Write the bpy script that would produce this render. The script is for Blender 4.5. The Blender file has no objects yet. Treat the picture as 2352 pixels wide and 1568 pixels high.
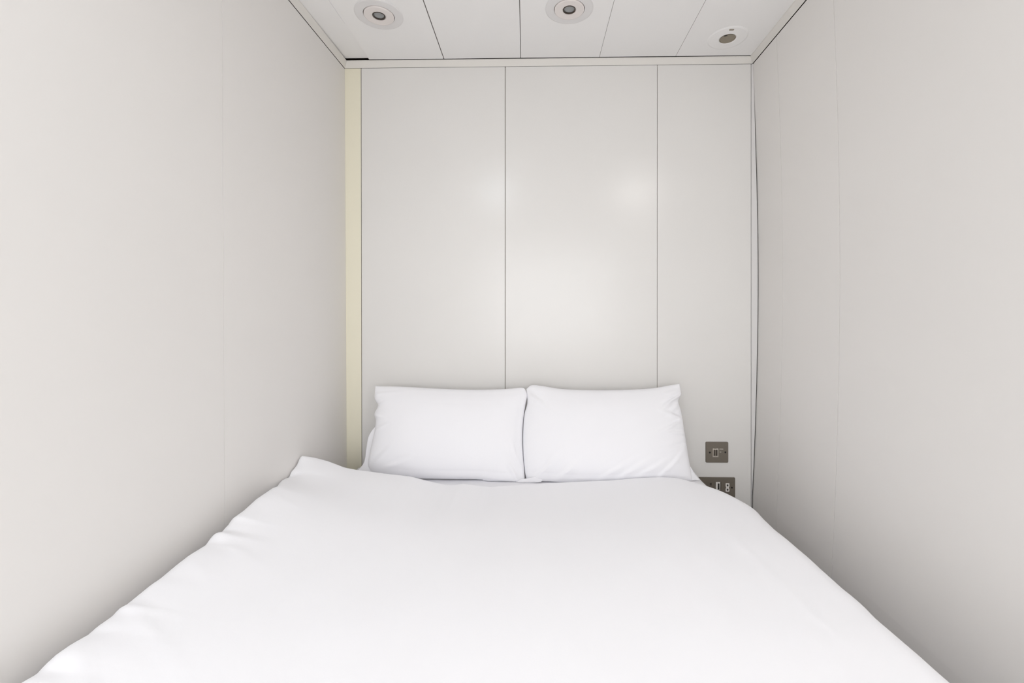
import bpy, bmesh, math, random
from mathutils import Vector, noise
PI = math.pi
SC = bpy.context.scene
COL = SC.collection

# ------------------------------------------------------------ camera
W_PX, H_PX = 2352.0, 1568.0
YAW = math.radians(1.15)
LENS = 16.0
F_PX = LENS / 36.0 * W_PX
CX = 1250.0 - F_PX * math.tan(YAW)
CY = 717.0
EYE = 1.30
cd = bpy.data.cameras.new('camera'); cam = bpy.data.objects.new('camera', cd); COL.objects.link(cam)
cd.sensor_width = 36.0; cd.sensor_fit = 'HORIZONTAL'; cd.lens = LENS
cd.shift_x = (W_PX/2 - CX) / W_PX
cd.shift_y = (CY - H_PX/2) / W_PX
cd.clip_start = 0.02
cam.location = (0, 0, EYE); cam.rotation_euler = (PI/2, 0, YAW)
SC.camera = cam

# ------------------------------------------------------------ world, exposure, lights
wd = bpy.data.worlds.new('world'); SC.world = wd; wd.use_nodes = True
wd.node_tree.nodes['Background'].inputs[0].default_value = (0.9, 0.95, 1.0, 1)
wd.node_tree.nodes['Background'].inputs[1].default_value = 0.3
SC.view_settings.view_transform = 'Standard'
SC.view_settings.look = 'None'
SC.view_settings.gamma = 1.0
SC.view_settings.use_curve_mapping = False
SC.view_settings.exposure = 0.04
SC.cycles.max_bounces = 16
SC.cycles.diffuse_bounces = 12
SC.cycles.glossy_bounces = 6

ROOM_BACK, ROOM_FRONT = 1.83, -1.70
def area(name, loc, rot, sx, sy, power, colour, shape='RECTANGLE'):
    l = bpy.data.lights.new(name, 'AREA'); l.shape = shape; l.size = sx
    if shape in ('RECTANGLE', 'ELLIPSE'): l.size_y = sy
    l.energy = power; l.color = colour
    o = bpy.data.objects.new(name, l); COL.objects.link(o)
    o.location = loc; o.rotation_euler = rot
    return o
CEIL_Z = 2.314
#            x      y     watts  colour
CEIL_LAMPS = [(-0.40, -0.10, 4.6, (0.84, 0.93, 1.0)), (0.74, -0.10, 4.9, (1.0, 0.975, 0.955)),]
for (x, y, p, c) in CEIL_LAMPS:
    area('downlight_lamp', (x, y, CEIL_Z - 0.012), (0, 0, 0), 0.10, 0.10, p, c, 'DISK')
FILL_WIN = (-0.74, 0.82, 0.88, 2.05)  # unseen window, added to carry a broad soft fill from behind the camera
FILL_W, FILL_C = 22.6, (0.985, 0.99, 1.0)
area('added_fill_light', ((FILL_WIN[0]+FILL_WIN[1])/2, ROOM_FRONT + 0.02, (FILL_WIN[2]+FILL_WIN[3])/2), (-PI/2, 0, PI),
     FILL_WIN[1]-FILL_WIN[0], FILL_WIN[3]-FILL_WIN[2], FILL_W, FILL_C)

# ------------------------------------------------------------ helpers
SY, CYW = math.sin(YAW), math.cos(YAW)
def ray(px, py):
    a = (px - CX) / F_PX; b = (CY - py) / F_PX
    return Vector((-SY + a*CYW, CYW + a*SY, b))
def on_y(px, py, Y):
    d = ray(px, py); return Vector((0, 0, EYE)) + d * (Y / d.y)
def on_x(px, py, X):
    d = ray(px, py); return Vector((0, 0, EYE)) + d * (X / d.x)
def on_z(px, py, Z):
    d = ray(px, py); return Vector((0, 0, EYE)) + d * ((Z - EYE) / d.z)
def sm(a, b, x):
    t = min(1, max(0, (x-a)/(b-a))); return t*t*(3-2*t)
def interp(pts, x):
    if x <= pts[0][0]: return pts[0][1]
    for (a, b) in zip(pts, pts[1:]):
        if x <= b[0]:
            t = (x-a[0])/(b[0]-a[0]); return a[1] + (b[1]-a[1])*t
    return pts[-1][1]
def csp(pts, t):
    """smooth polyline of 2-D points, t in 0..1 (Catmull-Rom through chord lengths)"""
    n = len(pts)
    L = [0]
    for a, b in zip(pts, pts[1:]): L.append(L[-1] + max(1e-6, math.hypot(b[0]-a[0], b[1]-a[1])))
    s = t * L[-1]
    i = 0
    while i < n-2 and s > L[i+1]: i += 1
    u = (s - L[i])/(L[i+1]-L[i])
    p0 = pts[max(0, i-1)]; p1 = pts[i]; p2 = pts[i+1]; p3 = pts[min(n-1, i+2)]
    r = []
    for k in (0, 1):
        a, b, c, d = p0[k], p1[k], p2[k], p3[k]
        r.append(0.5*((2*b) + (-a+c)*u + (2*a-5*b+4*c-d)*u*u + (-a+3*b-3*c+d)*u**3))
    return r

def mat(name, col, rough=0.5, metal=0.0, spec=0.5, bump=None, var=None, sheen=0.0):
    m = bpy.data.materials.new(name); m.use_nodes = True
    nt = m.node_tree; b = nt.nodes['Principled BSDF']
    b.inputs['Base Color'].default_value = (*col, 1)
    b.inputs['Roughness'].default_value = rough
    b.inputs['Metallic'].default_value = metal
    b.inputs['Specular IOR Level'].default_value = spec
    if sheen: b.inputs['Sheen Weight'].default_value = sheen
    tc = nt.nodes.new('ShaderNodeTexCoord')
    if bump:
        n = nt.nodes.new('ShaderNodeTexNoise'); n.inputs['Scale'].default_value = bump[0]
        n.inputs['Detail'].default_value = 3
        nt.links.new(tc.outputs['Object'], n.inputs['Vector'])
        bp = nt.nodes.new('ShaderNodeBump'); bp.inputs['Strength'].default_value = bump[1]
        bp.inputs['Distance'].default_value = bump[2]
        nt.links.new(n.outputs['Fac'], bp.inputs['Height']); nt.links.new(bp.outputs['Normal'], b.inputs['Normal'])
    if var:
        n = nt.nodes.new('ShaderNodeTexNoise'); n.inputs['Scale'].default_value = var[0]; n.inputs['Detail'].default_value = 2
        nt.links.new(tc.outputs['Object'], n.inputs['Vector'])
        r = nt.nodes.new('ShaderNodeValToRGB')
        r.color_ramp.elements[0].position = 0.35; r.color_ramp.elements[1].position = 0.65
        r.color_ramp.elements[0].color = (*[c*(1-var[1]) for c in col], 1)
        r.color_ramp.elements[1].color = (*col, 1)
        nt.links.new(n.outputs['Fac'], r.inputs['Fac']); nt.links.new(r.outputs['Color'], b.inputs['Base Color'])
    return m
M = {}
M['wall'] = mat('wall_laminate', (0.72, 0.708, 0.690), 0.235, spec=0.44, bump=(2.2, 0.25, 0.004), var=(1.6, 0.02))
M['side'] = mat('wall_laminate_side_lit', (0.765, 0.747, 0.727), 0.42, spec=0.35, bump=(2.2, 0.2, 0.004), var=(1.6, 0.02))  # same laminate as the back wall, brighter light on the sides put into its colour
M['cream'] = mat('cream_paint', (0.78, 0.745, 0.61), 0.45, spec=0.35, bump=(3, 0.2, 0.003))
M['ceiling'] = mat('ceiling_panel_paint', (0.88, 0.875, 0.87), 0.42, spec=0.35, bump=(2.5, 0.2, 0.003))
M['trim'] = mat('trim_paint', (0.72, 0.70, 0.665), 0.4, spec=0.4, bump=(6, 0.1, 0.002))
M['trimgrey'] = mat('aluminium_trim_paint', (0.66, 0.65, 0.645), 0.35, metal=0.1, bump=(6, 0.1, 0.002))
M['gap'] = mat('joint_shadow_gasket', (0.07, 0.055, 0.045), 0.8, bump=(40, 0.2, 0.001))
M['joint'] = mat('joint_filler', (0.40, 0.37, 0.34), 0.7, bump=(40, 0.2, 0.001))
M['ceiljoint'] = mat('ceiling_joint_dark', (0.20, 0.18, 0.165), 0.7, bump=(40, 0.2, 0.001))  # dark grey colour of the ceiling joints
M['floor'] = mat('floor_vinyl', (0.24, 0.18, 0.13), 0.5, bump=(30, 0.2, 0.001), var=(8, 0.15))
M['linen'] = mat('white_cotton', (0.880, 0.882, 0.912), 0.85, spec=0.2, bump=(320, 0.12, 0.0008), sheen=0.15)
M['sheet'] = mat('white_sheet_cotton', (0.84, 0.84, 0.865), 0.85, spec=0.2, bump=(300, 0.12, 0.0008))
M['pillow'] = mat('white_pillow_cotton', (0.835, 0.834, 0.862), 0.85, spec=0.2, bump=(320, 0.12, 0.0008), sheen=0.15)
M['steel'] = mat('brushed_nickel', (0.24, 0.212, 0.178), 0.42, metal=0.75, bump=(90, 0.15, 0.0006))
M['steeledge'] = mat('brushed_nickel_light', (0.5, 0.46, 0.40), 0.4, metal=0.6, bump=(90, 0.1, 0.0006))
M['black'] = mat('black_plastic', (0.012, 0.01, 0.008), 0.5, bump=(60, 0.1, 0.0004))
M['slot'] = mat('dark_slot', (0.04, 0.03, 0.022), 0.6, bump=(60, 0.1, 0.0004))
M['mark'] = mat('pale_marking', (0.62, 0.58, 0.52), 0.5, bump=(60, 0.1, 0.0002))
M['whiteplastic'] = mat('white_plastic', (0.72, 0.69, 0.66), 0.4, bump=(60, 0.05, 0.0003))
M['ring'] = mat('fitting_ring_paint', (0.765, 0.755, 0.755), 0.5, bump=(20, 0.05, 0.0005))
M['gimbal'] = mat('fitting_centre_paint', (0.80, 0.755, 0.735), 0.45, bump=(20, 0.05, 0.0005))
M['lens'] = mat('grey_frosted_lens', (0.30, 0.31, 0.315), 0.3, bump=(160, 0.3, 0.001))
M['lensrim'] = mat('brown_bezel', (0.06, 0.045, 0.035), 0.4, bump=(60, 0.1, 0.0005))
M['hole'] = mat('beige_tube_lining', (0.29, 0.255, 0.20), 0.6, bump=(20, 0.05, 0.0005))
M['wood'] = mat('bed_base_board', (0.62, 0.58, 0.52), 0.6, bump=(20, 0.1, 0.001))
M['winframe'] = mat('added_window_paint', (0.8, 0.8, 0.8), 0.4, bump=(20, 0.05, 0.0005))
M['pane'] = mat('added_frosted_pane', (0.8, 0.85, 0.9), 0.25, bump=(40, 0.1, 0.0005))

def obj(name, bm, ms, parent=None, smooth=False):
    me = bpy.data.meshes.new(name); bmesh.ops.recalc_face_normals(bm, faces=bm.faces[:]); bm.to_mesh(me); bm.free()
    for m in (ms if isinstance(ms, (list, tuple)) else [ms]): me.materials.append(m)
    if smooth:
        for p in me.polygons: p.use_smooth = True
    o = bpy.data.objects.new(name, me); COL.objects.link(o)
    if parent: o.parent = parent
    return o
def tag(o, label, cat, group=None):
    o['label'] = label; o['category'] = cat
    if group: o['group'] = group
    return o
def thing(name, label, cat, loc=(0, 0, 0), group=None):
    o = bpy.data.objects.new(name, None); COL.objects.link(o); o.location = loc
    o.empty_display_size = 0.05
    return tag(o, label, cat, group)
def structure(o, label=None):
    o['kind'] = 'structure'
    return o
def box(bm, x0, x1, y0, y1, z0, z1, mi=0, bevel=0):
    vs = [bm.verts.new(p) for p in ((x0,y0,z0),(x1,y0,z0),(x1,y1,z0),(x0,y1,z0),(x0,y0,z1),(x1,y0,z1),(x1,y1,z1),(x0,y1,z1))]
    fs = [bm.faces.new([vs[i] for i in f]) for f in ((0,1,2,3),(4,5,6,7),(0,1,5,4),(1,2,6,5),(2,3,7,6),(3,0,4,7))]
    for f in fs: f.material_index = mi
    if bevel:
        es = list({e for f in fs for e in f.edges})
        r = bmesh.ops.bevel(bm, geom=es, offset=bevel, segments=2, affect='EDGES', profile=0.5)
        for f in r['faces']: f.material_index = mi
def prism(bm, poly, y0, y1, mi=0):
    """polygon in x,z extruded along y"""
    a = [bm.verts.new((x, y0, z)) for x, z in poly]; b = [bm.verts.new((x, y1, z)) for x, z in poly]
    n = len(poly); fs = [bm.faces.new(a), bm.faces.new(b[::-1])]
    for i in range(n): fs.append(bm.faces.new((a[i], a[(i+1) % n], b[(i+1) % n], b[i])))
    for f in fs: f.material_index = mi
def rounded(cx, cz, w, h, r, n=6):
    pts = []
    for (sx, sz, a0) in ((1, 1, 0), (-1, 1, 90), (-1, -1, 180), (1, -1, 270)):
        for k in range(n+1):
            a = math.radians(a0 + 90*k/n)
            pts.append((cx + sx*(w/2-r) + r*math.cos(a), cz + sz*(h/2-r) + r*math.sin(a)))
    return pts
def lathe(bm, prof, n=48, centre=(0, 0, 0), mi=0, mis=None):
    """profile (r, z) turned about the vertical axis"""
    rings = []
    for r, z in prof:
        if r < 1e-6: rings.append([bm.verts.new((centre[0], centre[1], centre[2]+z))])
        else: rings.append([bm.verts.new((centre[0]+r*math.cos(2*PI*k/n), centre[1]+r*math.sin(2*PI*k/n), centre[2]+z)) for k in range(n)])
    for j, (A, B) in enumerate(zip(rings, rings[1:])):
        for k in range(n):
            k2 = (k+1) % n
            vs = [A[k % len(A)], A[k2 % len(A)], B[k2 % len(B)], B[k % len(B)]]
            u = []
            for v in vs:
                if v not in u: u.append(v)
            if len(u) > 2:
                f = bm.faces.new(u); f.material_index = mis[j] if mis else mi

def panel_sheet(bm, place, v0, v1, nv, u0, u1, seams, thick, zones=None):
    """a sheet of boards: u across, v along, d away from the room; seams = (u at v0, u at v1, width, depth, material index)"""
    cols = [(u0, u0, 0, 0)]
    for (a, b, w, dp, mi) in sorted(seams):
        cols += [(a-w/2, b-w/2, 0, mi), (a-w/2, b-w/2, dp, mi), (a+w/2, b+w/2, dp, mi), (a+w/2, b+w/2, 0, 0)]
    cols.append((u1, u1, 0, 0))
    grid = []
    for (a, b, d, mi) in cols:
        grid.append([bm.verts.new(place(a+(b-a)*j/nv, v0+(v1-v0)*j/nv, d)) for j in range(nv+1)])
    zones = zones or []
    for i in range(len(cols)-1):
        mi = cols[i][3] if (cols[i][2] != cols[i+1][2] or cols[i][2] > 0) else 0
        if mi == 0:
            um = (cols[i][0]+cols[i+1][0])/2
            for (za, zb, zm) in zones:
                if za < um < zb: mi = zm
        for j in range(nv):
            f = bm.faces.new((grid[i][j], grid[i+1][j], grid[i+1][j+1], grid[i][j+1])); f.material_index = mi
    # back of the sheet and its rim
    nb = max(2, nv)
    L = [bm.verts.new(place(u0, v0+(v1-v0)*j/nv, thick)) for j in range(nv+1)]
    R = [bm.verts.new(place(u1, v0+(v1-v0)*j/nv, thick)) for j in range(nv+1)]
    for j in range(nv):
        for q in ((L[j], L[j+1], R[j+1], R[j]), (L[j], L[j+1], grid[0][j+1], grid[0][j]), (R[j], R[j+1], grid[-1][j+1], grid[-1][j])):
            bm.faces.new(q)
    for j in (0, nv):
        bm.faces.new([g[j] for g in grid] + [R[j], L[j]])

# ------------------------------------------------------------ room shell
Y_B = ROOM_BACK
TRIM_Z = (on_y(792, 157, Y_B).z + on_y(1727, 147, Y_B).z) / 2      # lower edge of the cornice
TRIM_H = 0.024
XL = on_y(792, 200, Y_B).x
XR = on_y(1728, 160, Y_B).x
XSTRIP = on_y(1724.5, 300, Y_B).x
CZ = TRIM_Z + TRIM_H + 0.001                                       # face of the ceiling boards
def left_x(z):   # the left boards lean in slightly at the bottom
    return XL + 0.004 + 0.008 * (TRIM_Z - z) / 1.6 - 0.004
def right_x(z):  # the right boards bow out by about two centimetres at mid height
    t = (TRIM_Z - z) / 1.72
    return XR + 0.0225 * math.sin(PI*min(1.15, max(0, t))) ** 0.9 if 0 < t < 1 else XR + (0.0 if t <= 0 else -0.01*(t-1))

def gpx(x, y, w): return on_y(x, y, Y_B).x
seams = []
xs1 = (on_y(831.5, 1050, Y_B).x, on_y(829.5, 160, Y_B).x)
for (pb, pt, w) in ((832, 829.5, 0.0025), (1160.5, 1160.5, 0.0034), (1509, 1509.5, 0.0019)):
    seams.append((on_y(pb, 900, Y_B).x, on_y(pt, 160, Y_B).x, w, 0.004, 2))
bm = bmesh.new()
panel_sheet(bm, lambda u, v, d: (u, Y_B + d, v), 0.0, TRIM_Z - 0.0006, 1, XL - 0.03, XSTRIP, seams, 0.02,
            zones=[(XL-0.1, seams[0][0], 1)])
box(bm, XL-0.06, XR+0.10, Y_B+0.022, Y_B+0.06, 0, CZ+0.06, 3)
structure(obj('wall_back', bm, [M['wall'], M['cream'], M['joint'], M['gap']]))

# left wall
def y_on_left(px, py): return on_x(px, py, XL).y
bm = bmesh.new()
ysL = on_x(513.5, 600, left_x(1.35)).y
panel_sheet(bm, lambda u, v, d: (left_x(v) - d, u, v), 0.0, TRIM_Z - 0.0028, 14, ROOM_FRONT, Y_B - 0.0005,
            [(ysL, ysL, 0.0022, 0.0010, 0), (ysL-1.2, ysL-1.2, 0.0022, 0.001, 0)], 0.02)
box(bm, XL-0.08, XL-0.03, ROOM_FRONT, Y_B+0.02, 0, CZ+0.06, 1)
structure(obj('wall_left', bm, [M['side'], M['gap']]))
# right wall
bm = bmesh.new()
ysR = on_x(1929, 640, right_x(1.35)).y
ysR2 = on_x(1787, 1120, right_x(0.7)).y
panel_sheet(bm, lambda u, v, d: (right_x(v) + d, u, v), 0.0, TRIM_Z - 0.0034, 40, ROOM_FRONT, Y_B - 0.002,
            [(ysR2, ysR2, 0.0016, 0.0008, 0), (ysR, ysR, 0.0022, 0.0012, 0), (ysR-1.2, ysR-1.2, 0.0022, 0.001, 0)], 0.02)
box(bm, XR+0.045, XR+0.10, ROOM_FRONT, Y_B+0.02, 0, CZ+0.06, 1)
structure(obj('wall_right', bm, [M['side'], M['gap']]))
# corner strip where the back boards meet the right wall, following the bow
bm = bmesh.new()
n = 40; rows = []
for j in range(n+1):
    z = 0.0 + (TRIM_Z-0.002)*j/n
    g = 0.0028*sm(TRIM_Z-0.05, TRIM_Z-0.35, z) + 0.0004
    xr = right_x(z) - g
    rows.append([bm.verts.new(p) for p in ((XSTRIP+0.0012, Y_B+0.002, z), (XSTRIP+0.0022, Y_B-0.003, z), (xr, Y_B-0.0045, z), (xr, Y_B+0.012, z), (XSTRIP+0.0012, Y_B+0.012, z))])
for a, b in zip(rows, rows[1:]):
    for k in range(5): bm.faces.new((a[k], a[(k+1) % 5], b[(k+1) % 5], b[k]))
bm.faces.new(rows[0]); bm.faces.new(rows[-1])
structure(obj('trim_4', bm, M['trimgrey']))

# ceiling boards: seams run towards the back wall; the narrow first board is sprung up at its end
cseams = []
for (xa, ya, xb, yb, w, mi) in ((972, 0, 1020, 136, 0.0032, 4), (1193.5, 0, 1196, 134, 0.0026, 4),
                                (1411, 0, 1376, 133, 0.0013, 3), (1580, 77, 1551, 131, 0.0012, 3), (765, 15, 848, 137, 0.0012, 2)):
    A = on_z(xa, ya, CZ); B = on_z(xb, yb, CZ)
    k = (B.x-A.x)/(B.y-A.y)
    cseams.append((B.x + k*(ROOM_FRONT-B.y), B.x + k*(Y_B-0.018-B.y), w, 0.0020, mi))
cs0 = min(cseams)
def ceil_place(u, v, d):
    z = CZ + d
    return (u, v, z)
bm = bmesh.new()
CE = Y_B - 0.0175                                                 # the boards stop just short of the back cornice
panel_sheet(bm, ceil_place, ROOM_FRONT, CE, 12, XL - 0.005, XR + 0.02, cseams, 0.02)
# lift the free end of the narrow board
for v in bm.verts:
    if v.co.y > 1.5 and v.co.z < CZ+0.001:
        xs = cs0[0] + (cs0[1]-cs0[0])*(v.co.y-ROOM_FRONT)/(Y_B-ROOM_FRONT)
        if v.co.x < xs - 0.0004 + 0.0: v.co.z += 0.006*sm(1.5, CE, v.co.y)
box(bm, XL-0.06, XR+0.10, ROOM_FRONT, Y_B+0.05, CZ+0.022, CZ+0.06, 1)
structure(obj('ceiling', bm, [M['ceiling'], M['gap'], M['ceiling'], M['joint'], M['ceiljoint']]))

# cornice: a slanted cover strip on three walls, mitred in the corners
P_OUT = 0.013
bm = bmesh.new()
gapw = 0.002
sec = [(0.0, 0.0), (P_OUT, TRIM_H-0.004), (P_OUT, TRIM_H), (-0.0003, TRIM_H), (-0.0003, 0.0008)]
ra = []
for X, sgn in ((XL, 1), (XR, -1)):
    ra.append([bm.verts.new((X + sgn*o, Y_B - o - 0.0005, TRIM_Z + h + 0.0005)) for o, h in sec])
for k in range(5): bm.faces.new((ra[0][k], ra[0][(k+1) % 5], ra[1][(k+1) % 5], ra[1][k]))
bm.faces.new(ra[0]); bm.faces.new(ra[1])
structure(obj('trim_1', bm, M['trim']))
for nm, X, sgn, g in (('trim_2', XL, 1, 0.0006), ('trim_3', XR, -1, 0.0022)):
    bm = bmesh.new()
    a = [bm.verts.new((X + sgn*(o+0.0005), Y_B - o - 0.001, TRIM_Z + h + g*0.3)) for o, h in sec]
    b = [bm.verts.new((X + sgn*(o+0.0005), ROOM_FRONT, TRIM_Z + h + g*0.3)) for o, h in sec]
    for k in range(5): bm.faces.new((a[k], a[(k+1) % 5], b[(k+1) % 5], b[k]))
    bm.faces.new(a); bm.faces.new(b)
    structure(obj(nm, bm, M['trim']))

# floor and the wall behind the viewer with an unseen window added for the fill light
bm = bmesh.new(); box(bm, XL-0.06, XR+0.1, ROOM_FRONT-0.08, Y_B+0.05, -0.06, 0.0)
structure(obj('floor', bm, M['floor']))
bm = bmesh.new()
yf0, yf1 = ROOM_FRONT-0.08, ROOM_FRONT
x0, x1, z0, z1 = FILL_WIN
box(bm, XL-0.06, x0, yf0, yf1, 0, CZ+0.06); box(bm, x1, XR+0.1, yf0, yf1, 0, CZ+0.06)
box(bm, x0, x1, yf0, yf1, 0, z0); box(bm, x0, x1, yf0, yf1, z1, CZ+0.06)
structure(obj('wall_front', bm, M['side']))
bm = bmesh.new()
for (a, b, c, d) in ((x0, x0+0.04, z0, z1), (x1-0.04, x1, z0, z1), (x0+0.04, x1-0.04, z0, z0+0.04), (x0+0.04, x1-0.04, z1-0.04, z1)):
    box(bm, a, b, yf0+0.02, yf1-0.02, c, d)
wf = structure(obj('added_window', bm, M['winframe']))
bm = bmesh.new(); box(bm, x0+0.04, x1-0.04, yf0+0.04, yf0+0.05, z0+0.04, z1-0.04)
obj('added_window_pane', bm, M['pane'], wf)

# ------------------------------------------------------------ bed
MT = 0.688                                                        # top of the mattress
BX0, BX1, BY0, BY1 = XL+0.050, 0.605, -0.12, Y_B-0.012
bed = thing('bed', 'white double bed base and mattress under the duvet, pushed against the left wall', 'bed', ((BX0+BX1)/2, (BY0+BY1)/2, 0))
bl = bed.location
def local(bm, o):
    bmesh.ops.translate(bm, verts=bm.verts[:], vec=-Vector(o.location)); return bm
bm = bmesh.new(); box(bm, BX0+0.02, BX1-0.03, BY0+0.02, BY1-0.01, 0.12, 0.40, bevel=0.01)
obj('bed_base', local(bm, bed), M['wood'], bed)
for sx in (BX0+0.08, BX1-0.10):
    for sy_ in (BY0+0.10, BY1-0.10):
        bm = bmesh.new(); lathe(bm, [(0.0, 0), (0.022, 0), (0.028, 0.12), (0.0, 0.12)], 24, (sx, sy_, 0))
        obj('leg', local(bm, bed), M['wood'], bed)
bm = bmesh.new(); box(bm, BX0+0.014, BX1-0.022, BY0+0.012, BY1-0.012, 0.401, MT-0.008, bevel=0.03)
obj('mattress', local(bm, bed), M['sheet'], bed)
# fitted sheet, a soft skin over the mattress top
bm = bmesh.new()
NX, NY = 90, 110; g = []
for i in range(NX+1):
    row = []
    for j in range(NY+1):
        x = BX0+0.004 + (BX1-0.012-BX0)*i/NX; y = BY0 + (BY1-BY0)*j/NY
        e = min(x-BX0, BX1-0.008-x, y-BY0+0.001, BY1-y+0.001)
        z = MT + 0.003*noise.noise((x*9, y*9, 1.3)) + 0.002*noise.noise((x*23, y*17, 4.3)) - 0.03*(1-min(1, max(0, e)/0.035))**2
        row.append(bm.verts.new((x, y, z)))
    g.append(row)
for i in range(NX):
    for j in range(NY): bm.faces.new((g[i][j], g[i+1][j], g[i+1][j+1], g[i][j+1]))
bnd = [g[i][0] for i in range(NX+1)] + [g[NX][j] for j in range(1, NY+1)] + [g[i][NY] for i in range(NX-1, -1, -1)] + [g[0][j] for j in range(NY-1, 0, -1)]
low = [bm.verts.new((v.co.x, v.co.y, MT-0.20)) for v in bnd]
for k in range(len(bnd)):
    k2 = (k+1) % len(bnd); bm.faces.new((bnd[k], bnd[k2], low[k2], low[k]))
obj('fitted_sheet', local(bm, bed), M['sheet'], bed, smooth=True)

# ------------------------------------------------------------ duvet
LEFT_PX = [(54,1566),(92,1545),(113,1522),(138,1499),(168,1478),(209,1455),(233,1434),(266,1411),(281,1394),(298,1385),
           (331,1358),(354,1339),(375,1325),(413,1293),(440,1272),(480,1247),(497,1223),(513,1221),(522,1210),(534,1197),
           (541,1186),(566,1168),(593,1143),(628,1119),(663,1096),(669,1082),(681,1069),(689,1050)]
DX0 = left_x(0.75) + 0.060
lc = []
for p in LEFT_PX:
    q = on_x(p[0], p[1], DX0-0.008 if p[1] > 1100 else left_x(0.8)+0.004); lc.append((q.y, q.z))
lc.sort()
lc = [(-0.3, 0.72), (0.3, 0.722)] + lc
def left_z(y): return interp(lc, y)
def left_trend(y):
    a = b = 0.0
    for k in range(-8, 9):
        w = math.exp(-(k/4.0)**2); a += w*left_z(min(1.47, y + k*0.02)); b += w
    return a/b
def left_shift(x, y):   # towards the head the left border spreads over the gap and leans on the wall
    return -(DX0 - left_x(0.8) - 0.004)*sm(1.25, 1.41, y)*math.exp(-(max(0, x-DX0)/0.10)**2)
BASE = 0.722
YH0 = 1.55                                                        # head edge of the duvet (before its own waviness)
XE = 0.600                                                        # where the right side starts to fall
HEAD = [(DX0, 1.475), (-0.70, 1.49), (-0.62, 1.50), (-0.44, 1.505), (-0.30, 1.51), (-0.17, 1.53), (0.0, 1.56), (0.2, 1.585), (0.4, 1.595), (0.52, 1.585), (0.66, 1.57)]
HEADZ = [(DX0, 0.0), (-0.70, 0.0), (-0.62, 0.0), (-0.5, 0.0), (-0.44, 0.0), (-0.30, 0.0), (-0.17, 0), (0.0, 0), (0.2, 0), (0.5, 0)]
EDGE_PX = [(689,1050),(721,1046),(745,1052),(775,1063),(800,1078),(822,1084),(880,1092),(940,1099),(990,1112),(1020,1118),(1045,1118),(1060,1115),(1090,1119),
           (1125,1123),(1160,1120),(1240,1115),(1300,1112),(1400,1108),(1460,1103),(1520,1100),(1560,1100),(1600,1104)]
edge = []
for p in EDGE_PX:
    Y = 1.5
    for _ in range(6):
        q = on_y(p[0], p[1], Y); Y = interp(HEAD, q.x) - 0.012
    edge.append((q.x, q.z + 0.001))
edge[0] = (DX0, edge[0][1])
def edge_z(x):
    return interp(edge, x)
def duvet_z(x, y):
    # body level, then the risen left border, then the head edge
    z = BASE + 0.012*math.exp(-((x+0.1)**2/0.25 + (y-0.7)**2/0.2))
    wl = math.exp(-(max(0, x-DX0)/0.24)**1.3)
    wf = math.exp(-(max(0, x-DX0)/0.045)**1.2)
    # smooth trend of the left border plus its fine waviness
    trend = left_trend(y)
    z += (trend - BASE)*wl + (left_z(min(y, 1.475)) - trend)*wf*(1 - 0.0*y)
    h = sm(1.16 + 0.27*math.exp(-max(0, x-DX0)/0.10), 1.52, y)
    ez = edge_z(x)
    z = z*(1-h) + ez*h if x > DX0+0.0 else z
    z += (0.0035*noise.noise((x*3.1, y*2.7, 0.5)) + 0.0018*noise.noise((x*8, y*6.3, 2.5)))*(1-h)*sm(0, 0.1, x-DX0)
    # slanting folds that run in from the left border
    for (fy, ln, am, sl) in ((1.02, 0.13, 0.002, 0.5), (0.80, 0.16, 0.002, 0.6), (0.93, 0.10, 0.0016, 0.5), (1.21, 0.12, 0.0012, 0.3), (0.70, 0.18, 0.002, 0.7)):
        dx = x-DX0
        if 0 <= dx < ln*2: z += am*math.exp(-((y-fy+sl*dx)/0.014)**2)*math.exp(-(dx/ln)**2)*sm(0, 0.02, dx)
    # long soft pulls towards the right side
    for (fx, sl, am, wdt, ya, yb) in ((0.40, -0.22, 0.0012, 0.018, 0.95, 1.40), (0.50, -0.10, 0.0016, 0.014, 0.75, 1.25), (0.30, -0.3, 0.001, 0.02, 0.8, 1.2), (0.47, -0.06, 0.0014, 0.02, 0.5, 0.9)):
        cxl = fx + sl*(y-1.0)
        z += am*math.exp(-((x-cxl)/wdt)**2)*sm(ya, ya+0.12, y)*(1-sm(yb-0.12, yb, y))
    return z
RIGHT_ADJ = [(-0.2, 0.0), (0.8, 0.0), (1.05, -0.009), (1.2, -0.015), (1.4, -0.02)]
RC = 0.20
bm = bmesh.new()
NU, NV = 300, 330
S0, S1 = DX0 - 0.17, XE + 0.42
T0, T1 = -0.42, YH0 + 0.085
YF = -0.13
rows = []
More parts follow.
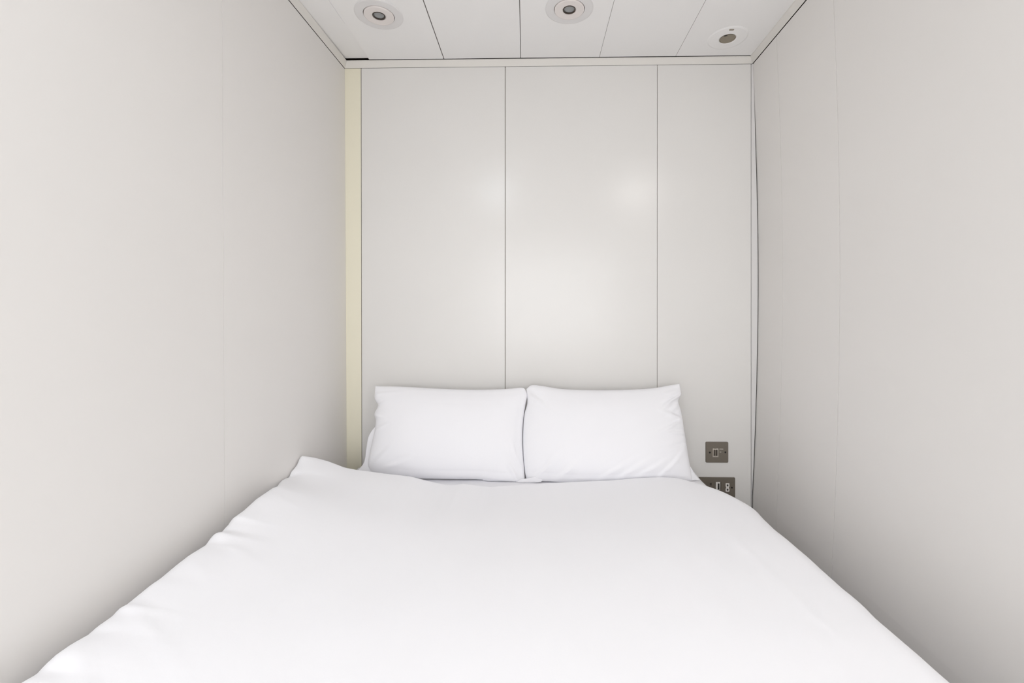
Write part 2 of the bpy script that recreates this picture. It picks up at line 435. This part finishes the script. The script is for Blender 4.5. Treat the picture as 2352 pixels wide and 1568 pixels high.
for i in range(NU+1):
    a = i/NU
    s_in = S0 + (S1-S0)*a
    row = []
    for j in range(NV+1):
        s = max(s_in, DX0); dl = max(0.0, DX0 - s_in)
        t_in = T0 + (T1-T0)*j/NV
        t = max(t_in, YF); df = max(0.0, YF - t_in)
        dxr = s-(XE-RC); dyr = t-(YH0-RC)
        if dxr > 0 and dyr > 0:
            L = math.hypot(dxr, dyr); d = L-RC; nx, ny = dxr/L, dyr/L
        elif (s-XE) > (t-YH0): d = s-XE; nx, ny = 1.0, 0.0
        else: d = t-YH0; nx, ny = 0.0, 1.0
        rr = 0.075*nx*nx + 0.026*ny*ny
        crn = 1 - sm(0.02, 0.13, s-DX0) if ny > 0.9 else 0.0
        rr *= 1 - 0.75*crn
        if d > 0:
            ax, ay = s-nx*d, t-ny*d
            mx = 0.42 if nx > 0.5 else 0.085
            if ny > 0.3: d = min(d, 0.085 + 0.335*sm(0.6, 1.0, nx))
            q = rr*PI/2
            if d < q: out, dr = rr*math.sin(d/rr), rr*(1-math.cos(d/rr))
            else:
                out, dr = rr + (d-q)*0.05*nx, rr + (d-q)
                w_ = (d-q)
                out += nx*0.06*w_*math.sin(t*19+2*noise.noise((t*2, 0, 0)))
            x, y = ax+nx*out, ay+ny*out
        else: x, y, dr, ax, ay = s, t, 0.0, s, t
        ed = sm(-0.10, 0.0, d)
        x += ed*nx*(0.006*noise.noise((0.3, t*6.0, 7)) + 0.0045*noise.noise((0.3, t*15.0, 3)))
        # head edge follows its own line
        x += ed*interp(RIGHT_ADJ, y)*nx
        y += (interp(HEAD, ax)-1.55)*sm(0.9, 1.5, ay)
        z = duvet_z(ax if d > 0 else x, ay + (interp(HEAD, ax)-1.55)*sm(0.9, 1.5, ay)) - dr
        if ny > 0.5 and d > 0: z = max(z, MT + 0.006) if x < BX1-0.03 else z
        if x > BX1-0.0 and z < 0.70: x = max(x, BX1+0.006)
        x += left_shift(s, y)
        if dl > 0:
            rl = 0.022*(1 - 0.8*sm(1.30, 1.44, y)); ql = rl*PI/2
            if dl < ql: x -= rl*math.sin(dl/rl); z -= rl*(1-math.cos(dl/rl))
            else:
                x -= rl + 0.006*math.sin(t*23+1.5*math.sin(t*9))*min(1, (dl-ql)/0.05); z -= rl + (dl-ql)
        if df > 0:
            rf = 0.035; qf = rf*PI/2
            if df < qf: y -= rf*math.sin(df/rf); z -= rf*(1-math.cos(df/rf))
            else:
                y -= rf + (df-qf)*(0.05 + 0.06*math.sin(s_in*17)); z -= rf + (df-qf)*(1.0 if z > 0.6 else 0.35)
        x = max(x, left_x(z) + 0.0045)
        row.append(bm.verts.new((x, y, z)))
    rows.append(row)
for i in range(NU):
    for j in range(NV): bm.faces.new((rows[i][j], rows[i+1][j], rows[i+1][j+1], rows[i][j+1]))
duvet = obj('duvet', bm, M['linen'], smooth=True)
tag(duvet, 'plain white duvet spread over the whole bed, left corner turned up against the wall', 'duvet')
so = duvet.modifiers.new('thickness', 'SOLIDIFY'); so.thickness = 0.003; so.offset = -1

# ------------------------------------------------------------ pillows
Y0P, Z0P, Y1P, Z1P = 1.655, MT+0.006, 1.770, 1.02
LP = math.hypot(Y1P-Y0P, Z1P-Z0P)
TY, TZ = (Y1P-Y0P)/LP, (Z1P-Z0P)/LP                                # up the lean
NYv, NZv = -TZ, TY                                                 # out of the leaning plane, towards the room
def to_plane(px, py):
    d = ray(px, py)
    # point on the leaning plane
    den = d.y*NYv + d.z*NZv
    k = (Y0P*NYv + (Z0P-EYE)*NZv) / den
    p = Vector((0, 0, EYE)) + d*k
    return (p.x, (p.y-Y0P)*TY + (p.z-Z0P)*TZ)
def smooth_curve(pix): return [to_plane(*p) for p in pix]
def pillow(name, label, top, bottom, left, right, thick, wrinkles, seed):
    T, B, L, R = map(smooth_curve, (top, bottom, left, right))     # T,B run left-right; L,R run bottom-top
    NU_, NV_ = 150, 96
    bm = bmesh.new()
    def coons(u, v):
        b, t, l, r = csp(B, u), csp(T, u), csp(L, v), csp(R, v)
        c00, c10, c01, c11 = B[0], B[-1], T[0], T[-1]
        return [ (1-v)*b[k]+v*t[k] + (1-u)*l[k]+u*r[k] - ((1-u)*(1-v)*c00[k]+u*(1-v)*c10[k]+(1-u)*v*c01[k]+u*v*c11[k]) for k in (0, 1)]
    def bulge(u, v):
        e = (max(0, 1-abs(2*u-1)**3.2))**0.55 * (max(0, 1-abs(2*v-1)**2.6))**0.55
        return e
    grids = []
    for side in (1, -1):
        gr = []
        for i in range(NU_+1):
            r_ = []
            for j in range(NV_+1):
                u = 0.5-0.5*math.cos(PI*i/NU_) if True else i/NU_; v = 0.5-0.5*math.cos(PI*j/NV_)
                u = 0.5*u+0.5*i/NU_; v = 0.5*v+0.5*j/NV_
                x, s = coons(u, v)
                b = bulge(u, v)
                h = thick*b*(0.9+0.25*(1-v)) if side > 0 else -thick*0.42*b
                if side > 0:
                    h += 0.0022*noise.noise((x*7+seed, s*7, seed))*b
                    for (u0, v0, ang, ln, wd_, am) in wrinkles:
                        du, dv = (u-u0)*0.62, (v-v0)*0.36
                        ca, sa = math.cos(ang), math.sin(ang)
                        al, ac = du*ca+dv*sa, -du*sa+dv*ca
                        h += am*math.exp(-(al/ln)**2)*(math.exp(-(ac/wd_)**2) - 0.6*math.exp(-((ac-wd_*1.6)/wd_)**2))*min(1, b*2.2)
                if (i in (0, NU_) or j in (0, NV_)): h = 0
                r_.append((x, Y0P + s*TY + NYv*h, Z0P + s*TZ + NZv*h))
            gr.append(r_)
        grids.append(gr)
    vf = [[bm.verts.new(p) for p in r_] for r_ in grids[0]]
    vb = [[vf[i][j] if (i in (0, NU_) or j in (0, NV_)) else bm.verts.new(grids[1][i][j]) for j in range(NV_+1)] for i in range(NU_+1)]
    for gr in (vf, vb):
        for i in range(NU_):
            for j in range(NV_):
                q = (gr[i][j], gr[i+1][j], gr[i+1][j+1], gr[i][j+1])
                try: bm.faces.new(q)
                except ValueError: pass
    # keep it above the sheet and in front of the wall
    for v in bm.verts:
        v.co.z = max(v.co.z, MT+0.004)
        v.co.y = min(v.co.y, Y_B-0.006)
    o = obj(name, bm, M['pillow'], smooth=True)
    return tag(o, label, 'pillow', None)
def flap(name, pts_px, depth, parent, curl=0.004, seed=0, off=-0.006):
    """open end of the pillowcase: a cloth patch given by two edge curves (inner, outer), bottom to top"""
    inner, outer = smooth_curve(pts_px[0]), smooth_curve(pts_px[1])
    bm = bmesh.new(); NA, NB = 14, 50; gr = []
    for a in range(NA+1):
        r_ = []
        for b in range(NB+1):
            p, q = csp(inner, b/NB), csp(outer, b/NB)
            k = a/NA
            x = p[0]+(q[0]-p[0])*k; s = p[1]+(q[1]-p[1])*k
            h = off + depth*(1-k) + curl*math.sin(b/NB*PI*3+seed)*k
            r_.append(bm.verts.new((x, min(Y_B-0.006, Y0P+s*TY+NYv*h), max(MT+0.003, Z0P+s*TZ+NZv*h))))
        gr.append(r_)
    for a in range(NA):
        for b in range(NB): bm.faces.new((gr[a][b], gr[a+1][b], gr[a+1][b+1], gr[a][b+1]))
    o = obj(name, bm, M['pillow'], parent, smooth=True)
    m = o.modifiers.new('thickness', 'SOLIDIFY'); m.thickness = 0.0016; m.offset = 0
    return o
pl = pillow('pillow', 'left white pillow leaning on the back wall beside the cream corner strip',
    top=[(862,886),(930,888),(1000,892),(1090,895),(1160,893),(1196,890),(1206,893)],
    bottom=[(852,1082),(900,1092),(960,1098),(1040,1100),(1100,1101),(1150,1106),(1190,1110),(1205,1112)],
    left=[(852,1082),(846,1066),(850,1040),(858,1005),(862,985),(864,965),(861,950),(869,932),(861,915),(862,886)],
    right=[(1205,1112),(1205,1090),(1202,1050),(1200,1010),(1202,965),(1207,930),(1211,908),(1206,893)],
    thick=0.060, seed=1.7, wrinkles=[(0.04,0.77,0.35,0.03,0.006,0.0040),(0.05,0.62,-0.2,0.03,0.006,0.003),(0.07,0.50,0.5,0.03,0.006,0.003),
      (0.10,0.18,0.9,0.05,0.008,0.0035),(0.2,0.13,0.4,0.05,0.009,0.003),(0.93,0.10,-1.0,0.04,0.008,0.004),(0.96,0.25,-1.2,0.05,0.007,0.003),(0.06,0.90,0.1,0.05,0.006,0.003)])
flap('pillowcase_flap', ([(862,1086),(866,1060),(868,1030),(872,990),(874,975)], [(819,1081),(834,1062),(838,1030),(846,1000),(862,976)]), 0.012, pl, seed=0.5, off=-0.010)
flap('pillowcase_flap', ([(1206,1100),(1180,1098),(1150,1096),(1110,1094)], [(1206,1113),(1180,1111),(1150,1107),(1110,1102)]), 0.004, pl, seed=0.2, curl=0.001, off=0.010)
pr = pillow('pillow', 'right white pillow with creased right side, nearest the metal wall plates',
    top=[(1209,893),(1222,884),(1245,886),(1290,893),(1360,896),(1440,895),(1500,891),(1540,884),(1561,881)],
    bottom=[(1211,1106),(1260,1108),(1320,1112),(1400,1112),(1470,1110),(1540,1106),(1590,1104)],
    left=[(1211,1106),(1206,1085),(1202,1045),(1201,1000),(1204,955),(1211,925),(1209,893)],
    right=[(1590,1104),(1586,1080),(1580,1045),(1574,1008),(1569,975),(1564,945),(1558,922),(1564,905),(1561,881)],
    thick=0.062, seed=5.1, wrinkles=[(0.12,0.12,0.75,0.07,0.009,0.0050),(0.24,0.10,0.70,0.07,0.010,0.0050),(0.52,0.13,0.5,0.06,0.008,0.0035),(0.62,0.12,0.5,0.07,0.009,0.0035),
      (0.75,0.14,0.45,0.06,0.008,0.003),(0.95,0.83,0.6,0.05,0.008,0.009),(0.94,0.72,0.5,0.04,0.006,0.005),(0.94,0.64,-0.5,0.04,0.007,0.007),(0.92,0.56,0.4,0.05,0.006,0.006),(0.95,0.47,-0.1,0.05,0.006,0.0055),
      (0.95,0.33,0.1,0.05,0.006,0.004),(0.90,0.20,0.8,0.05,0.007,0.003),(0.05,0.86,-0.6,0.05,0.009,0.006),(0.96,0.92,0.1,0.04,0.006,0.003),(0.82,0.1,0.7,0.06,0.007,0.003)])
flap('pillowcase_flap', ([(1196,1100),(1212,1098),(1230,1094),(1250,1092)], [(1186,1108),(1205,1113),(1228,1113),(1245,1104)]), 0.004, pr, seed=0.2, curl=0.001, off=0.018)
flap('pillowcase_flap', ([(1572,1103),(1574,1090),(1575,1075),(1574,1060)], [(1611,1106),(1604,1094),(1595,1082),(1582,1064)]), 0.010, pr, seed=0.9, off=-0.014)

# ------------------------------------------------------------ metal wall plates
def xz(px, py): p = on_y(px, py, Y_B); return p.x, p.z
def plate(name, label, x0p, x1p, y0p, y1p):
    a = xz(x0p, y1p); b = xz(x1p, y0p)
    cx, cz = (a[0]+b[0])/2, (a[1]+b[1])/2
    t = thing(name, label, 'socket', (cx, Y_B, cz))
    w, h = b[0]-a[0], b[1]-a[1]
    bm = bmesh.new()
    out = rounded(0, 0, w, h, 0.0045); 
    rings = [(1.0, 0.0), (1.0, -0.0022), (0.975, -0.0042)]
    vs = [[bm.verts.new((x*k, d-0.0001, z*k)) for x, z in out] for k, d in rings]
    n = len(out)
    for A, B in zip(vs, vs[1:]):
        for i in range(n): bm.faces.new((A[i], A[(i+1) % n], B[(i+1) % n], B[i]))
    bm.faces.new(vs[-1]); bm.faces.new(vs[0])
    obj('face_plate', bm, M['steel'], t)
    return t, cx, cz
def rel(cx, cz, px, py):
    p = xz(px, py); return p[0]-cx, p[1]-cz
def disc(bm, x, z, r, d0, d1, n=20, rz=None):
    pts = [(x + r*math.cos(2*PI*k/n), z + (rz or r)*math.sin(2*PI*k/n)) for k in range(n)]
    prism(bm, pts, d0, d1)
FD = -0.0043
t, cx, cz = plate('wall_socket', 'square brushed metal plate with two narrow slots, above the wide socket plate', 1620.3, 1672.3, 1014, 1061.5)
for (px, py) in ((1629.5, 1038), (1665, 1037.5)):
    x, z = rel(cx, cz, px, py); bm = bmesh.new(); disc(bm, x, z, 0.0036, FD, FD-0.0007); obj('screw', bm, M['black'], t)
x0, z1 = rel(cx, cz, 1636, 1029.5); x1, z0 = rel(cx, cz, 1649, 1048.5)
bm = bmesh.new(); box(bm, x0, x1, FD-0.0010, FD, z0, z1); obj('socket_insert', bm, M['steeledge'], t)
for (pa, pb) in ((1638.2, 1640.8), (1643.8, 1646.6)):
    a0, c1 = rel(cx, cz, pa, 1031.5); a1, c0 = rel(cx, cz, pb, 1045.5)
    bm = bmesh.new(); box(bm, a0, a1, FD-0.0014, FD-0.0009, c0, c1); obj('slot', bm, M['slot'], t)
a0, c1 = rel(cx, cz, 1641, 1031.5); a1, c0 = rel(cx, cz, 1643.6, 1045.5)
bm = bmesh.new(); box(bm, a0, a1, FD-0.0022, FD-0.0009, c0, c1); obj('divider', bm, M['steel'], t)
bm = bmesh.new()
for (pa, pb, qa, qb) in ((1636.3, 1639.2, 1029.0, 1031.0), (1640.5, 1643.8, 1029.6, 1031.4), (1644.6, 1648.6, 1029.0, 1031.0), (1651.5, 1654.4, 1029.4, 1030.8), (1655.0, 1657.6, 1029.4, 1030.9), (1658.2, 1660.0, 1029.6, 1031.0), (1652.0, 1655.4, 1036.2, 1037.6)):
    a0, c1 = rel(cx, cz, pa, qa); a1, c0 = rel(cx, cz, pb, qb); box(bm, a0, a1, FD-0.0012, FD-0.0003, c0, c1)
obj('marking', bm, M['mark'], t)

t, cx, cz = plate('wall_socket', 'wide brushed metal socket plate partly hidden by the duvet, below the square plate', 1599, 1688, 1095.5, 1144)
x, z = rel(cx, cz, 1680, 1118.5); bm = bmesh.new(); disc(bm, x, z, 0.0036, FD, FD-0.0007); obj('screw', bm, M['black'], t)
x, z = rel(cx, cz, 1606, 1118.5); bm = bmesh.new(); disc(bm, x, z, 0.0036, FD, FD-0.0007); obj('screw', bm, M['black'], t)
# earth and live/neutral holes of the left socket
x, z = rel(cx, cz, 1631.5, 1110.5); bm = bmesh.new(); box(bm, x-0.0035, x+0.0035, FD-0.0006, FD, z-0.005, z+0.005); obj('pin_hole', bm, M['slot'], t)
for px in (1624.5, 1638.5):
    x, z = rel(cx, cz, px, 1122); bm = bmesh.new(); box(bm, x-0.0045, x+0.0045, FD-0.0006, FD, z-0.0025, z+0.0025); obj('pin_hole', bm, M['slot'], t)
# rocker switch in a pale surround
a0, c1 = rel(cx, cz, 1643, 1105.5); a1, c0 = rel(cx, cz, 1653.2, 1123)
bm = bmesh.new(); box(bm, a0, a1, FD-0.0016, FD, c0, c1, bevel=0.0005); sw = obj('switch', bm, M['whiteplastic'], t)
a0, c1 = rel(cx, cz, 1647.4, 1108.6); a1, c0 = rel(cx, cz, 1651, 1122)
bm = bmesh.new(); box(bm, a0, a1, FD-0.0026, FD-0.0015, c0, c1); obj('rocker', bm, M['black'], sw)
a0, c1 = rel(cx, cz, 1653.6, 1106); a1, c0 = rel(cx, cz, 1655.2, 1123)
bm = bmesh.new(); box(bm, a0, a1, FD-0.0005, FD, c0, c1); obj('slot', bm, M['slot'], t)
# pale figure-of-eight insert with two dark holes
x, z = rel(cx, cz, 1669.8, 1118)
hw, hh = 0.0076, 0.0168
poly = [(x-hw*0.9, z+hh), (x+hw*0.9, z+hh), (x+hw, z+hh*0.3), (x+hw*0.62, z+0.001), (x+hw*1.05, z-hh*0.55), (x+hw*0.8, z-hh), (x-hw*0.8, z-hh), (x-hw*1.05, z-hh*0.55), (x-hw*0.62, z+0.001), (x-hw, z+hh*0.3)]
bm = bmesh.new(); prism(bm, poly, FD, FD-0.0014); ins = obj('socket_insert', bm, M['whiteplastic'], t)
for dz in (0.0085, -0.0085):
    bm = bmesh.new(); disc(bm, x, z+dz, 0.0032, FD-0.0013, FD-0.0020, rz=0.0042); obj('pin_hole', bm, M['black'], ins)

# ------------------------------------------------------------ ceiling fittings
def round_fitting(px, py, label):
    p = on_z(px, py, CZ)
    t = thing('ceiling_light', label, 'ceiling light', (p.x, p.y, CZ), 'round grey-lensed ceiling lights')
    R1, R2, R3 = 0.080, 0.0505, 0.0215
    bm = bmesh.new()
    lathe(bm, [(R2+0.0010, 0.0), (R2+0.0010, -0.0035), (R1-0.004, -0.0028), (R1, -0.0012), (R1, 0.0)], 72)
    obj('outer_ring', bm, M['ring'], t, smooth=False)
    bm = bmesh.new()
    lathe(bm, [(R2-0.0010, 0.0), (R2-0.0010, -0.0058), (R2-0.004, -0.0068), (R3+0.003, -0.0060), (R3, -0.0045), (R3, 0.0)], 72)
    obj('inner_ring', bm, M['gimbal'], t)
    bm = bmesh.new()
    lathe(bm, [(R2-0.001, -0.0003), (R2+0.001, -0.0003)], 72)
    obj('ring_gap', bm, M['gap'], t)
    bm = bmesh.new()
    lathe(bm, [(R3-0.0002, 0.0), (R3-0.0002, -0.0058), (R3-0.0018, -0.0064), (R3-0.0034, -0.005), (R3-0.0034, 0.0)], 60)
    obj('bezel', bm, M['lensrim'], t)
    bm = bmesh.new()
    lathe(bm, [(R3-0.0036, -0.0020), (R3-0.008, -0.0040), (0.006, -0.0052), (0, -0.0054)], 60)
    obj('lens', bm, M['lens'], t, smooth=True)
round_fitting(870.5, 33.5, 'round ceiling light with dark-rimmed grey lens, near the left wall')
round_fitting(1307.5, 19.5, 'round ceiling light with dark-rimmed grey lens, mid-ceiling beside a panel joint')
p = on_z(1671, 87, CZ)
t = thing('ceiling_spotlight', 'small white round ceiling fitting with an open brown hole, near the right corner', 'ceiling light', (p.x, p.y, CZ))
RO, RI = 0.071, 0.0290
bm = bmesh.new(); lathe(bm, [(RI, 0.0), (RI, -0.0030), (RI+0.003, -0.0042), (RO-0.006, -0.0026), (RO, -0.0006), (RO, 0.0)], 72)
obj('outer_ring', bm, M['ceiling'], t)
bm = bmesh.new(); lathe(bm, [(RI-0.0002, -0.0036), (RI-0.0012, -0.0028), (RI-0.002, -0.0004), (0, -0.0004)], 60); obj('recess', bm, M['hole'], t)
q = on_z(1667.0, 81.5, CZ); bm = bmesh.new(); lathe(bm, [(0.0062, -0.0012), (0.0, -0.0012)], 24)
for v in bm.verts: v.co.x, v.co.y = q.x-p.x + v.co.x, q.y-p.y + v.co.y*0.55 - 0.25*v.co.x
obj('recess_shade', bm, M['black'], t)  # black ellipse painting the shaded crescent inside the recess, no real opening
q = on_z(1680.5, 66, CZ); bm = bmesh.new(); box(bm, q.x-p.x-0.008, q.x-p.x+0.008, q.y-p.y-0.003, q.y-p.y+0.003, -0.0046, -0.0022)
obj('slot', bm, M['hole'], t)

# the lit ceiling lights over the foot of the bed, outside the picture
for (x, y, pw, c) in CEIL_LAMPS:
    t = thing('ceiling_downlight', 'lit white round ceiling downlight over the foot of the room', 'ceiling light', (x, y, CZ), 'lit ceiling downlights')
    bm = bmesh.new(); lathe(bm, [(0.052, 0.0), (0.052, -0.010), (0.060, -0.012), (0.078, -0.004), (0.078, 0.0)], 48)
    obj('ring', bm, M['ring'], t)
